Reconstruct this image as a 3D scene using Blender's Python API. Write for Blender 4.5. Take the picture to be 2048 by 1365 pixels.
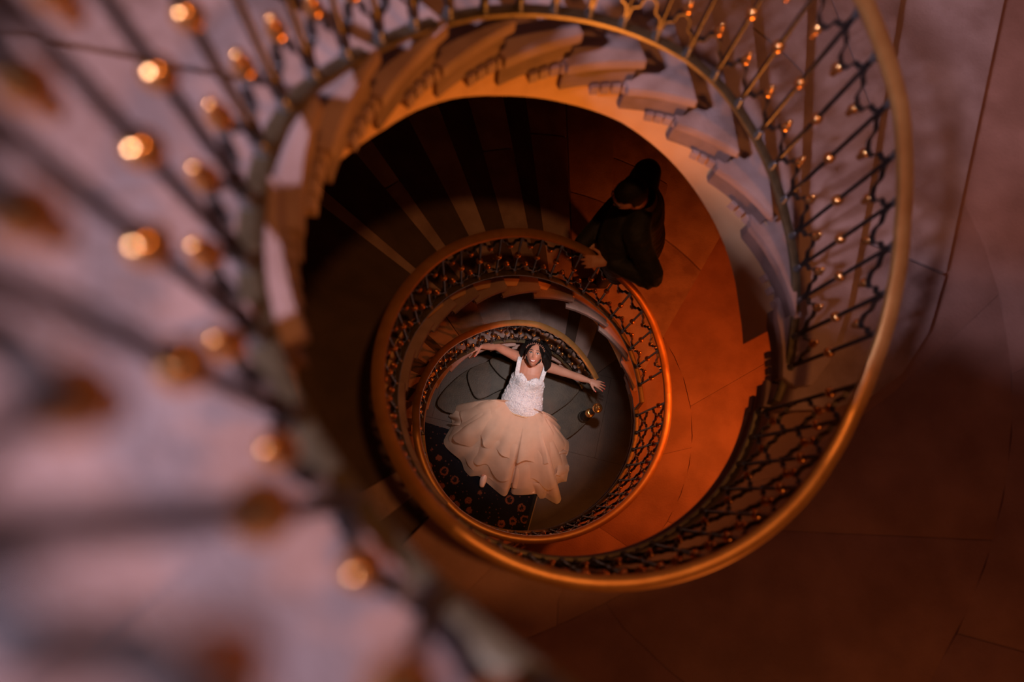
import bpy, bmesh, math, random
from mathutils import Vector, Matrix, noise as mnoise
random.seed(7)
SC = bpy.context.scene
COL = SC.collection
PI = math.pi
for o in list(bpy.data.objects):
    bpy.data.objects.remove(o)

# ------------------------------------------------------------------ camera, world, lights, exposure
TOP = 7.75                                # camera height above the ground floor
cam = bpy.data.cameras.new('camera'); cam.lens = 24.0; cam.sensor_width = 36.0
cam.clip_start = 0.02; cam.clip_end = 60
cam.dof.use_dof = True; cam.dof.focus_distance = 6.85; cam.dof.aperture_fstop = 0.9
co = bpy.data.objects.new('camera', cam); COL.objects.link(co)
M = Matrix(((0.99725333, -0.00827973, 0.07360191), (-0.00827973, 0.97504104, 0.22187025), (-0.07360191, -0.22187025, 0.97229437)))
co.matrix_world = Matrix.Translation((-0.59358, -0.64317, TOP)) @ M.transposed().to_4x4()
SC.camera = co
vs = SC.view_settings
vs.view_transform = 'Standard'; vs.look = 'None'; vs.gamma = 1.0; vs.exposure = 0.0
try: vs.use_curve_mapping = False
except Exception: pass
wd = bpy.data.worlds.new('world'); SC.world = wd; wd.use_nodes = True
wd.node_tree.nodes['Background'].inputs[0].default_value = (0.55, 0.45, 0.62, 1)
wd.node_tree.nodes['Background'].inputs[1].default_value = 0.04

def lamp(name, kind, loc, col, power, size=0.2, target=None, spot=None, blend=0.5, sy=None):
    l = bpy.data.lights.new(name, kind); l.color = col; l.energy = power
    if kind == 'AREA':
        l.size = size
        if sy: l.shape = 'RECTANGLE'; l.size_y = sy
    else: l.shadow_soft_size = size
    if spot: l.spot_size = math.radians(spot); l.spot_blend = blend
    o = bpy.data.objects.new(name, l); COL.objects.link(o); o.location = loc
    if target is not None:
        o.rotation_euler = (Vector(target) - Vector(loc)).to_track_quat('-Z', 'Y').to_euler()
    return o
# daylight through a high window on the left
d = lamp('window_daylight', 'AREA', (-4.6, -2.4, 11.5), (0.78, 0.70, 1.0), 45, 0.45, (0.1, 0.7, 5.8), sy=0.5)
d.data.spread = math.radians(50)
# warm lamp low on the lower landing, an added fill spot aimed up at the plastered string, a lamp hung high in the well, a white spot above the bride, one in the hall
lamp('lower_landing_lamp', 'SPOT', (1.62, 0.05, 3.95), (1.0, 0.16, 0.018), 105, 0.08, (1.45, 0.0, 1.8), 125, 0.7)
lamp('lower_railing_fill', 'POINT', (1.75, -0.25, 2.6), (1.0, 0.20, 0.025), 12, 0.16)  # added fill with no known source, brightens the lower railing and the man
lamp('string_fill', 'SPOT', (1.2, -1.1, 2.9), (1.0, 0.30, 0.04), 430, 0.08, (-0.34, 0.74, 5.75), 37, 0.5)  # added fill for the orange on the string, no fixture known here
lamp('upper_landing_lamp', 'POINT', (0.35, -0.70, 11.3), (1.0, 0.37, 0.10), 330, 0.15)
lamp('upper_landing_fill', 'POINT', (1.7, -3.0, 6.1), (1.0, 0.36, 0.10), 20, 0.12)  # fill added out of view to lift the dark part of the upper landing
lamp('bride_lamp', 'SPOT', (0.30, 0.42, 4.1), (1.0, 0.91, 0.92), 340, 0.06, (0.12, 0.40, 0.4), 35, 1.0)
lamp('hall_lamp', 'POINT', (1.2, -1.7, 1.1), (1.0, 0.36, 0.08), 26, 0.15)

# ------------------------------------------------------------------ materials
def mat(name, base=(0.5, 0.5, 0.5), rough=0.6, metal=0.0, base2=None, scale=8.0, bump=0.0, bscale=60.0, spec=0.5, detail=6.0, contrast=(0.35, 0.65), trans=0.0, sheen=0.0, coat=0.0):
    m = bpy.data.materials.new(name); m.use_nodes = True
    nt = m.node_tree; N = nt.nodes; L = nt.links; b = N['Principled BSDF']
    b.inputs['Base Color'].default_value = (*base, 1); b.inputs['Roughness'].default_value = rough
    b.inputs['Metallic'].default_value = metal
    b.inputs['Specular IOR Level'].default_value = spec
    if sheen: b.inputs['Sheen Weight'].default_value = sheen
    if coat: b.inputs['Coat Weight'].default_value = coat
    geo = N.new('ShaderNodeNewGeometry')
    if base2:
        n = N.new('ShaderNodeTexNoise'); n.inputs['Scale'].default_value = scale; n.inputs['Detail'].default_value = detail
        L.new(geo.outputs['Position'], n.inputs['Vector'])
        r = N.new('ShaderNodeValToRGB'); r.color_ramp.elements[0].position = contrast[0]; r.color_ramp.elements[1].position = contrast[1]
        r.color_ramp.elements[0].color = (*base, 1); r.color_ramp.elements[1].color = (*base2, 1)
        L.new(n.outputs[0], r.inputs[0]); L.new(r.outputs[0], b.inputs['Base Color'])
    if bump:
        n2 = N.new('ShaderNodeTexNoise'); n2.inputs['Scale'].default_value = bscale; n2.inputs['Detail'].default_value = 5
        L.new(geo.outputs['Position'], n2.inputs['Vector'])
        bp = N.new('ShaderNodeBump'); bp.inputs['Strength'].default_value = bump; bp.inputs['Distance'].default_value = 0.01
        L.new(n2.outputs[0], bp.inputs['Height']); L.new(bp.outputs[0], b.inputs['Normal'])
    return m

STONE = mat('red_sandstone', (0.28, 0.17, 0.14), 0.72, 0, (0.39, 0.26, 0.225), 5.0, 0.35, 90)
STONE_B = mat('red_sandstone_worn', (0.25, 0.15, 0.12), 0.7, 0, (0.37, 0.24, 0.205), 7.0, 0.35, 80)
STONE_SHADE = mat('red_sandstone_end_shade', (0.17, 0.10, 0.08), 0.75, 0, (0.26, 0.16, 0.13), 7.0, 0.35, 80)  # darker sandstone: shade under the tread overhang put into the end faces' colour
STONE_L = mat('landing_sandstone', (0.27, 0.13, 0.09), 0.62, 0, (0.37, 0.19, 0.14), 4.0, 0.25, 70)
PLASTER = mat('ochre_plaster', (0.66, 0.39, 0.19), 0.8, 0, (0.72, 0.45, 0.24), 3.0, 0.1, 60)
SOFFIT = mat('dark_soffit_stone', (0.07, 0.042, 0.03), 0.85, 0, (0.10, 0.06, 0.045), 4.0, 0.2, 40)  # unseen underside, darkened to cut light bounced onto the flight below
WALLM = mat('wall_plaster', (0.30, 0.18, 0.13), 0.9, 0, (0.34, 0.21, 0.15), 2.0, 0.1, 40)
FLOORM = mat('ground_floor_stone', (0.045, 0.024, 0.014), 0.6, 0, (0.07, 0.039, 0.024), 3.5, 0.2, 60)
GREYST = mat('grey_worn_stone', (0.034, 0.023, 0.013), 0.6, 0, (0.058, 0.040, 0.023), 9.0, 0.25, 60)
IRON = mat('dark_iron', (0.055, 0.042, 0.038), 0.38, 0.75, (0.085, 0.065, 0.06), 60, 0.05, 200)
COLLAR = mat('grey_collar_iron', (0.24, 0.23, 0.23), 0.36, 0.8)
GOLD = mat('gilded_knob', (0.90, 0.42, 0.12), 0.24, 0.93, (0.98, 0.52, 0.18), 40, 0.03, 120)
BRASS = mat('brass_handrail', (0.50, 0.24, 0.075), 0.40, 0.6, (0.58, 0.30, 0.10), 14, 0.04, 120)
BRONZE = mat('bronze_bottom_rail', (0.13, 0.10, 0.055), 0.45, 0.6, (0.18, 0.14, 0.08), 25, 0.05, 120)
SKIN = mat('skin', (0.55, 0.25, 0.165), 0.5, 0, (0.60, 0.285, 0.195), 14)
SKIN_M = mat('skin_man', (0.55, 0.26, 0.18), 0.5, 0, (0.6, 0.30, 0.21), 14)
HAIR = mat('black_hair', (0.007, 0.005, 0.005), 0.6, 0, (0.012, 0.009, 0.008), 40, 0.4, 200, spec=0.2)
SUIT = mat('black_suit', (0.007, 0.007, 0.008), 0.72, 0, (0.012, 0.011, 0.012), 30, 0.3, 60, sheen=0.05)
SHIRT = mat('dark_collar', (0.02, 0.016, 0.015), 0.6)
LIP = mat('rose_lips', (0.42, 0.07, 0.07), 0.35)
TEETH = mat('teeth', (0.85, 0.80, 0.74), 0.3)
EYEW = mat('eye_white', (0.75, 0.72, 0.70), 0.2)
IRIS = mat('dark_iris', (0.012, 0.008, 0.006), 0.15)
BROW = mat('brow_hair', (0.02, 0.012, 0.010), 0.6)
NAIL = mat('coral_nails', (0.75, 0.12, 0.09), 0.25)
SHOE = mat('pale_satin_shoe', (0.75, 0.52, 0.42), 0.35, 0, (0.8, 0.58, 0.48), 12)
SHOE_D = mat('black_leather', (0.01, 0.009, 0.009), 0.3)

def lace_mat():
    m = mat('white_lace', (0.72, 0.72, 0.78), 0.45, 0, (0.88, 0.87, 0.90), 55, 0.9, 70, contrast=(0.4, 0.6))
    nt = m.node_tree; N = nt.nodes; L = nt.links; b = N['Principled BSDF']
    v = N.new('ShaderNodeTexVoronoi'); v.inputs['Scale'].default_value = 60; v.feature = 'F1'
    geo = N.new('ShaderNodeNewGeometry'); L.new(geo.outputs['Position'], v.inputs['Vector'])
    r = N.new('ShaderNodeMapRange'); r.inputs[1].default_value = 0.1; r.inputs[2].default_value = 0.35; r.inputs[3].default_value = 0.15; r.inputs[4].default_value = 0.6
    L.new(v.outputs['Distance'], r.inputs[0]); L.new(r.outputs[0], b.inputs['Roughness'])
    return m
LACE = lace_mat()
BEADS = mat('beaded_belt', (0.72, 0.48, 0.28), 0.3, 0.5, (0.85, 0.62, 0.42), 90, 0.8, 120)
TIARA = mat('rose_gold_tiara', (0.85, 0.50, 0.38), 0.22, 0.8)

def tulle_mat(name, col, alpha):
    m = bpy.data.materials.new(name); m.use_nodes = True
    nt = m.node_tree; N = nt.nodes; L = nt.links; N.remove(N['Principled BSDF'])
    out = N['Material Output']
    d = N.new('ShaderNodeBsdfDiffuse'); d.inputs[0].default_value = (*col, 1)
    t = N.new('ShaderNodeBsdfTranslucent'); t.inputs[0].default_value = (*col, 1)
    p = N.new('ShaderNodeBsdfTransparent')
    a = N.new('ShaderNodeMixShader'); a.inputs[0].default_value = 0.35
    L.new(d.outputs[0], a.inputs[1]); L.new(t.outputs[0], a.inputs[2])
    c = N.new('ShaderNodeMixShader')
    geo = N.new('ShaderNodeNewGeometry'); n = N.new('ShaderNodeTexNoise'); n.inputs['Scale'].default_value = 9
    L.new(geo.outputs['Position'], n.inputs['Vector'])
    r = N.new('ShaderNodeMapRange'); r.inputs[3].default_value = alpha - 0.12; r.inputs[4].default_value = alpha + 0.12
    L.new(n.outputs[0], r.inputs[0]); L.new(r.outputs[0], c.inputs[0])
    L.new(p.outputs[0], c.inputs[1]); L.new(a.outputs[0], c.inputs[2]); L.new(c.outputs[0], out.inputs[0])
    return m
TULLE = tulle_mat('peach_tulle', (0.90, 0.66, 0.50), 0.80)
TULLE2 = tulle_mat('peach_underskirt', (0.88, 0.62, 0.46), 0.97)

def rug_mat():
    m = bpy.data.materials.new('persian_rug'); m.use_nodes = True
    nt = m.node_tree; N = nt.nodes; L = nt.links; b = N['Principled BSDF']; b.inputs['Roughness'].default_value = 0.95
    b.inputs['Specular IOR Level'].default_value = 0.1
    tc = N.new('ShaderNodeTexCoord')
    v = N.new('ShaderNodeTexVoronoi'); v.inputs['Scale'].default_value = 6.5; v.inputs['Randomness'].default_value = 0.75
    L.new(tc.outputs['Object'], v.inputs['Vector'])
    nz = N.new('ShaderNodeTexNoise'); nz.inputs['Scale'].default_value = 55; nz.inputs['Detail'].default_value = 2
    L.new(tc.outputs['Object'], nz.inputs['Vector'])
    ad = N.new('ShaderNodeMath'); ad.operation = 'MULTIPLY_ADD'; ad.inputs[1].default_value = 0.22; L.new(nz.outputs[0], ad.inputs[0]); L.new(v.outputs['Distance'], ad.inputs[2])
    r = N.new('ShaderNodeValToRGB'); cr = r.color_ramp
    pts = [(0.0, (0.02, 0.016, 0.02)), (0.28, (0.015, 0.012, 0.016)), (0.32, (0.16, 0.055, 0.03)), (0.40, (0.14, 0.05, 0.03)), (0.44, (0.010, 0.010, 0.014)), (1.0, (0.008, 0.008, 0.012))]
    cr.elements[0].position = 0.0; cr.elements[0].color = (*pts[0][1], 1); cr.elements[1].position = 1.0; cr.elements[1].color = (*pts[-1][1], 1)
    for p, c in pts[1:-1]:
        e = cr.elements.new(p); e.color = (*c, 1)
    L.new(ad.outputs[0], r.inputs[0])
    v2 = N.new('ShaderNodeTexVoronoi'); v2.inputs['Scale'].default_value = 19; L.new(tc.outputs['Object'], v2.inputs['Vector'])
    r2 = N.new('ShaderNodeValToRGB'); r2.color_ramp.elements[0].position = 0.14; r2.color_ramp.elements[0].color = (0.07, 0.028, 0.02, 1)
    r2.color_ramp.elements[1].position = 0.2; r2.color_ramp.elements[1].color = (0, 0, 0, 1); L.new(v2.outputs['Distance'], r2.inputs[0])
    mx = N.new('ShaderNodeMix'); mx.data_type = 'RGBA'; mx.blend_type = 'ADD'; mx.inputs[0].default_value = 1.0
    L.new(r.outputs[0], mx.inputs[6]); L.new(r2.outputs[0], mx.inputs[7]); L.new(mx.outputs[2], b.inputs['Base Color'])
    return m
RUG = rug_mat()

# ------------------------------------------------------------------ object helpers
WO = {}                                    # world position of each object's origin
def put(o, origin, parent=None):
    COL.objects.link(o)
    WO[o.name] = Vector(origin)
    if parent is not None:
        o.parent = parent; o.location = Vector(origin) - WO[parent.name]
    else: o.location = Vector(origin)
    return o
def mesh_of(name, verts, faces, m, smooth=False, origin=(0, 0, 0)):
    og = Vector(origin)
    me = bpy.data.meshes.new(name)
    me.from_pydata([tuple(Vector(v) - og) for v in verts], [], faces)
    bm = bmesh.new(); bm.from_mesh(me); bmesh.ops.recalc_face_normals(bm, faces=bm.faces); bm.to_mesh(me); bm.free()
    if m is not None:
        for k in (m if isinstance(m, (list, tuple)) else [m]): me.materials.append(k)
    if smooth: me.polygons.foreach_set('use_smooth', [True] * len(me.polygons))
    return me
def obj(name, verts, faces, m, parent=None, origin=(0, 0, 0), smooth=False):
    return put(bpy.data.objects.new(name, mesh_of(name, verts, faces, m, smooth, origin)), origin, parent)
def thing(name, label, cat, loc, group=None):
    o = bpy.data.objects.new(name, None); o.empty_display_size = 0.1
    put(o, loc); o['label'] = label; o['category'] = cat
    if group: o['group'] = group
    return o
def inst(name, me, loc, parent):
    return put(bpy.data.objects.new(name, me), loc, parent)
def smooth_by_angle(o, deg=40):
    me = o.data
    me.polygons.foreach_set('use_smooth', [True] * len(me.polygons))
    try: me.set_sharp_from_angle(angle=math.radians(deg))
    except Exception: pass
def lathe(profile, seg=12):
    V, F = [], []
    n = len(profile)
    for i in range(seg):
        a = 2 * PI * i / seg
        for r, z in profile: V.append((r * math.cos(a), r * math.sin(a), z))
    for i in range(seg):
        j = (i + 1) % seg
        for k in range(n - 1): F.append((i * n + k, j * n + k, j * n + k + 1, i * n + k + 1))
    F.append(tuple(i * n for i in range(seg))[::-1]); F.append(tuple(i * n + n - 1 for i in range(seg)))
    return V, F
def join(*vfs):
    V, F = [], []
    for v, f in vfs:
        b = len(V); V += [tuple(x) for x in v]; F += [tuple(i + b for i in q) for q in f]
    return V, F
def sweep(path, prof, closed_prof=True, up=None):
    """prof points are (side, up) offsets; path points carry their own side and up vectors: (p, side, up)."""
    V, F = [], []; n = len(prof)
    for p, s, u in path:
        for a, b in prof: V.append(tuple(Vector(p) + Vector(s) * a + Vector(u) * b))
    for i in range(len(path) - 1):
        for k in range(n):
            l = (k + 1) % n
            F.append((i * n + k, i * n + l, (i + 1) * n + l, (i + 1) * n + k))
    F.append(tuple(range(n))[::-1]); F.append(tuple((len(path) - 1) * n + k for k in range(n)))
    return V, F
def ellipsoid(c, r, seg=16, rings=10, rot=None):
    V, F = [], []
    for i in range(rings + 1):
        t = PI * i / rings
        for j in range(seg):
            a = 2 * PI * j / seg
            v = Vector((r[0] * math.sin(t) * math.cos(a), r[1] * math.sin(t) * math.sin(a), r[2] * math.cos(t)))
            if rot is not None: v = rot @ v
            V.append(tuple(v + Vector(c)))
    for i in range(rings):
        for j in range(seg):
            k = (j + 1) % seg
            F.append((i * seg + j, (i + 1) * seg + j, (i + 1) * seg + k, i * seg + k))
    return V, F

# ------------------------------------------------------------------ stair geometry (angles run clockwise seen from above, growing downhill)
R0 = 0.95; EE = 0.0232; EA = 41.694
def gfac(deg):
    t = math.radians(-deg - EA)
    return 1.0 / math.sqrt((math.cos(t) / (1 + EE)) ** 2 + (math.sin(t) / (1 - EE)) ** 2)
def W(deg, r, z=0.0):
    a = math.radians(deg); k = gfac(deg) if r < 1.6 else 1.0
    return Vector((r * k * math.cos(a), -r * k * math.sin(a), z))
def radial(deg): a = math.radians(deg); return Vector((math.cos(a), -math.sin(a), 0))
def interp(nodes, x):
    if x <= nodes[0][0]:
        (a, b), (c, d) = nodes[0], nodes[1]; return b + (x - a) * (d - b) / (c - a)
    for (a, b), (c, d) in zip(nodes, nodes[1:]):
        if x <= c: return b + (x - a) * (d - b) / (c - a)
    (a, b), (c, d) = nodes[-2], nodes[-1]; return b + (x - a) * (d - b) / (c - a)
BASE = [(110, .58), (134, .80), (151.6, .93), (159, .99), (167, 1.06), (175.5, 1.14), (183, 1.205), (190.5, 1.28), (198, 1.38), (210, 1.52), (221, 1.63), (238, 1.78), (252, 1.90), (268, 2.03), (284, 2.16), (293, 2.25), (302, 2.36), (314.5, 2.52), (327.5, 2.69), (342, 2.85), (354, 2.98), (365, 3.07), (372, 3.14)]
RAIL = [(110, -.20), (134, .02), (167, .29), (183, .43), (198, .60), (221, .85), (252, 1.12), (284, 1.40), (302, 1.59), (308, 1.65), (315, 1.73), (325, 1.84), (334, 1.96), (344, 2.09), (357, 2.23), (371, 2.36), (382, 2.43), (394, 2.46), (436, 2.49), (488, 2.50), (500, 2.57), (530, 2.86), (552, 3.1), (564, 3.24), (581, 3.42), (598, 3.63), (616, 3.84), (635, 4.09), (662, 4.43), (671, 4.52), (684, 4.68), (690, 4.76), (704, 4.9), (713, 4.95), (722, 4.98), (740, 5.0), (770, 5.02), (888, 5.03), (900, 5.1), (925, 5.45), (956, 5.9), (970, 6.03), (998, 6.24), (1014, 6.44), (1027, 6.64), (1037, 6.79), (1046, 6.90)]
L1, L2 = 3.40, 5.96
def rail_z(P): return TOP - interp(RAIL, P)
def base_s(P):
    if P <= 373: return interp(BASE, P)
    if P < 491: return L1 - 0.05
    if P < 714: return interp(RAIL, P) + 0.765
    if P < 893: return L2 - 0.05
    return interp(RAIL, P) + 0.765
def base_z(P): return TOP - base_s(P)
ROUT = 3.80
# nosing lines: (inner angle, outward direction angle, tread depth below camera)
N1 = []
f1_in = [374, 366, 350, 324, 306, 290, 274.3, 257.3, 240.5, 224, 207, 190.3] + [190.3 - 16.7 * i for i in range(1, 12)]
f1_dir = [290.1, 285.9, 277.7, 269.4, 264, 258, 251, 243, 233, 221, 206, 190] + [190.3 - 16.7 * i for i in range(1, 12)]
f1_bend = [(1.60, -0.36), (1.11, -0.26)] + [None] * 21     # the two lowest nosings swing round before they straighten
for k in range(23): N1.append((f1_in[k], f1_dir[k], L1 - 0.175 * (k + 1), f1_bend[k]))
f2_in = [704, 689, 669, 648, 630, 613, 598, 585, 570.5, 555, 540, 525, 510, 495]
f2_dir = [661, 645, 634.4, 629, 620, 609.6, 595, 580.5, 567.4, 553, 539, 525, 510, 495]
N2 = [(f2_in[k], f2_dir[k], L2 - 0.183 * (k + 1)) for k in range(14)]
f3_in = [1040, 1022, 1005, 988, 972, 956, 940, 925, 910, 895]
f3_dir = [1010, 1000, 992, 980, 968, 954, 940, 925, 910, 895]
N3 = [(f3_in[k], f3_dir[k], TOP - 0.179 * (k + 1)) for k in range(10)]

def line_end(n, rin):
    i = W(n[0], rin); a = math.radians(n[1]); d = Vector((math.cos(a), -math.sin(a), 0))
    st = Vector((n[3][0], n[3][1], 0)) if len(n) > 3 and n[3] else i
    b = st.dot(d); c = st.dot(st) - ROUT ** 2
    return i, st + d * (-b + math.sqrt(b * b - c))
def ang(v, near):
    a = math.degrees(math.atan2(-v.y, v.x))
    while a < near - 180: a += 360
    while a > near + 180: a -= 360
    return a
def patch(n0, n1, rin):
    """n0 downhill line, n1 uphill line -> function (s, t) -> plan point; s 0..1 downhill to uphill, t 0..1 inner to outer."""
    i0, o0 = line_end(n0, rin); i1, o1 = line_end(n1, rin)
    a0, a1 = ang(o0, n0[0]), ang(o1, n1[0])
    def bend(n, i, o): return Vector((n[3][0], n[3][1], 0)) if len(n) > 3 and n[3] else (i + o) / 2
    c0, c1 = bend(n0, i0, o0), bend(n1, i1, o1)
    curved = (len(n0) > 3 and n0[3]) or (len(n1) > 3 and n1[3])
    def f(s, t):
        pi = W(n0[0] + (n1[0] - n0[0]) * s, rin)
        ao = math.radians(a0 + (a1 - a0) * s)
        po = Vector((ROUT * math.cos(ao), -ROUT * math.sin(ao), 0))
        if curved:
            c = c0.lerp(c1, s)
            q = c.lerp(po, 0.25)
            if t > 0.4: return q.lerp(po, (t - 0.4) / 0.6)
            t = t / 0.4
            return pi * (1 - t) ** 2 + c * (2 * t * (1 - t)) + q * t * t
        return pi.lerp(po, t)
    return f
def slab(f, s0, s1, t0, t1, ztop, zbot, ns=4, nt=3, lip=0.0):
    """A stone with a slightly eased top edge from a plan patch."""
    V, F = [], []
    S = [s0 + (s1 - s0) * i / ns for i in range(ns + 1)]
    T = [t0 + (t1 - t0) * (i / nt) ** 1.3 for i in range(nt + 1)]
    for z in (ztop, zbot):
        for s in S:
            for t in T:
                p = f(s, t); V.append((p.x, p.y, z))
    n = nt + 1; tot = (ns + 1) * n
    for i in range(ns):
        for j in range(nt):
            F.append((i * n + j, i * n + j + 1, (i + 1) * n + j + 1, (i + 1) * n + j))
            F.append((tot + i * n + j, tot + (i + 1) * n + j, tot + (i + 1) * n + j + 1, tot + i * n + j + 1))
    for i in range(ns):
        for j in (0, nt):
            F.append((i * n + j, (i + 1) * n + j, tot + (i + 1) * n + j, tot + i * n + j))
    for j in range(nt):
        for i in (0, ns):
            F.append((i * n + j, i * n + j + 1, tot + i * n + j + 1, tot + i * n + j))
    return V, F
def bevel_mesh(me, w, deg=50):
    bm = bmesh.new(); bm.from_mesh(me)
    bmesh.ops.remove_doubles(bm, verts=bm.verts, dist=1e-5)
    es = [e for e in bm.edges if len(e.link_faces) == 2 and e.calc_face_angle(0) > math.radians(deg)]
    bmesh.ops.bevel(bm, geom=es, offset=w, segments=2, profile=0.6, affect='EDGES', clamp_overlap=True)
    bm.to_mesh(me); bm.free()

REND = 0.916            # tread ends stand out into the well
RBODY = 0.952
RSTR = 0.975

def build_flight(nm, label, lines, upper, rise, string_nodes, p_lo, p_hi, group, dent=True, ENDH=0.20):
    """lines: nosings from the lowest up; upper: the line and level of the landing above (or None)."""
    P0 = lines[0][0]
    th = thing(nm, label, 'staircase', W(P0, 1.5, TOP - lines[0][2] - rise), group)
    for k in range(len(lines) - 1):
        n0, n1 = lines[k], lines[k + 1]
        z = TOP - n0[2]
        rex = 0.034 * min(1.0, max(0.0, (172 - n0[0]) / 15.0)) if n0[0] < 400 else 0.0
        f = patch(n0, n1, REND + rex); fb = patch(n0, n1, RBODY + rex)
        d = (n0[0] - n1[0])
        over = 0.10          # stones run under the next riser
        split = (0.42, 0.55, 0.36, 0.5)[k % 4]
        for q, (ta, tb) in enumerate(((0.0, split), (split + 0.004, 1.0))):
            sl = slab(f, -0.045, 1.06, ta, tb, z, z - 0.055, 4, 6 if len(n0) > 3 and n0[3] else 3)
            bd = slab(fb, 0.03, 1.04, ta + (0.032 if q == 0 else 0.001), tb, z - 0.05, z - rise - 0.012, 4, 2)
            V, F = sl
            o = obj('step_stone', V, F, STONE if (k + q) % 2 else STONE_B, th, f(0.5, (ta + tb) / 2) + Vector((0, 0, z)))
            bevel_mesh(o.data, 0.009); smooth_by_angle(o, 30)
            V, F = bd
            obj('riser_block', V, F, STONE, o, f(0.5, (ta + tb) / 2) + Vector((0, 0, z - 0.1)))
            if q == 0:
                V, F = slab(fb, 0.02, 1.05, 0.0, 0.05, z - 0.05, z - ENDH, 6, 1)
                obj('end_block', V, F, STONE_SHADE, o, fb(0.5, 0.02) + Vector((0, 0, z - 0.1)))
                # moulding under the tread end: a cove strip and dentil blocks following the well
                path = []
                for i in range(9):
                    P = n0[0] + 1.2 + (n1[0] - n0[0] - 1.6) * i / 8
                    path.append((W(P, RBODY + rex - 0.004, z - 0.055), radial(P), Vector((0, 0, 1))))
                V, F = sweep(path, [(0.02, 0.0), (-0.014, 0.0), (-0.010, -0.02), (-0.002, -0.036), (0.02, -0.04)])
                obj('cove_moulding', V, F, STONE, o, path[4][0])
                if dent:
                    for i in range(4):
                        P = n0[0] + (n1[0] - n0[0]) * (0.06 + 0.155 * i)
                        hw = 0.017
                        c = W(P, RBODY + rex + 0.002, z - ENDH); rr = radial(P); tt = Vector((-rr.y, rr.x, 0))
                        V = []
                        for zz in (0.004, -0.045):
                            for a, b in ((-1, -1), (1, -1), (1, 1), (-1, 1)):
                                V.append(tuple(c + tt * hw * a + rr * (0.03 * b + 0.012) + Vector((0, 0, zz))))
                        obj('dentil', V, [(0, 1, 2, 3), (7, 6, 5, 4), (0, 4, 5, 1), (1, 5, 6, 2), (2, 6, 7, 3), (3, 7, 4, 0)], STONE, o, c)
    # string course: the smooth plastered inner face and the soffit under the steps
    V, F = [], []
    n = 64; prof_r = (RSTR, RSTR, RSTR + 0.05, 1.5, 2.2, ROUT + 0.03)
    def top_s(P):
        for a, b in zip(lines, lines[1:]):
            if b[0] <= P <= a[0]: return a[2] + (b[2] - a[2]) * (a[0] - P) / (a[0] - b[0]) + rise * 0.55
        return lines[0][2] + rise * 0.55 if P > lines[0][0] else lines[-1][2] + rise * 0.55
    for i in range(n + 1):
        P = p_lo + (p_hi - p_lo) * i / n
        sb = interp(string_nodes, P); st = min(top_s(P) + 0.07, sb - 0.02)
        zz = (TOP - st, TOP - sb, TOP - sb - 0.012, TOP - sb - 0.005, TOP - sb + 0.0, TOP - sb + 0.0)
        dd = interp(sorted((q[0], q[1]) for q in lines), min(max(P, lines[-1][0]), lines[0][0]))
        i_, o_ = line_end((P, dd if lines[-1][0] <= P <= lines[0][0] else P), RSTR)
        wd_ = (o_ - i_).length; u_ = (o_ - i_) / wd_
        for r, z in zip(prof_r, zz): V.append(tuple(i_ + u_ * (r - RSTR) / (ROUT + 0.03 - RSTR) * (wd_ - 0.02) + Vector((0, 0, z))))
        V.append(tuple(i_ + u_ * (wd_ - 0.02) + Vector((0, 0, TOP - sb + 0.05)))); V.append(tuple(i_ + u_ * 0.05 + Vector((0, 0, TOP - sb + 0.05))))
    c = 8
    F2 = []
    for i in range(n):
        for k in range(c):
            l = (k + 1) % c
            (F if k in (0, 1, 7) else F2).append((i * c + k, i * c + l, (i + 1) * c + l, (i + 1) * c + k))
    F += [(0, 1, 2, 7), tuple(n * c + k for k in (7, 2, 1, 0))]
    F2 += [tuple(range(2, 8)), tuple(n * c + k for k in range(2, 8))[::-1]]
    og = W((p_lo + p_hi) / 2, 1.0, TOP - interp(string_nodes, (p_lo + p_hi) / 2))
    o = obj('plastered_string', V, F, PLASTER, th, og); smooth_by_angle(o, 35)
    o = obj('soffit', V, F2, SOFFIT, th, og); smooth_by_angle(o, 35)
    for q in th.children:
        if q.name.startswith(('plastered_string', 'soffit')):
            bm = bmesh.new(); bm.from_mesh(q.data)
            bmesh.ops.delete(bm, geom=[v for v in bm.verts if not v.link_faces], context='VERTS'); bm.to_mesh(q.data); bm.free()
    return th

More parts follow.
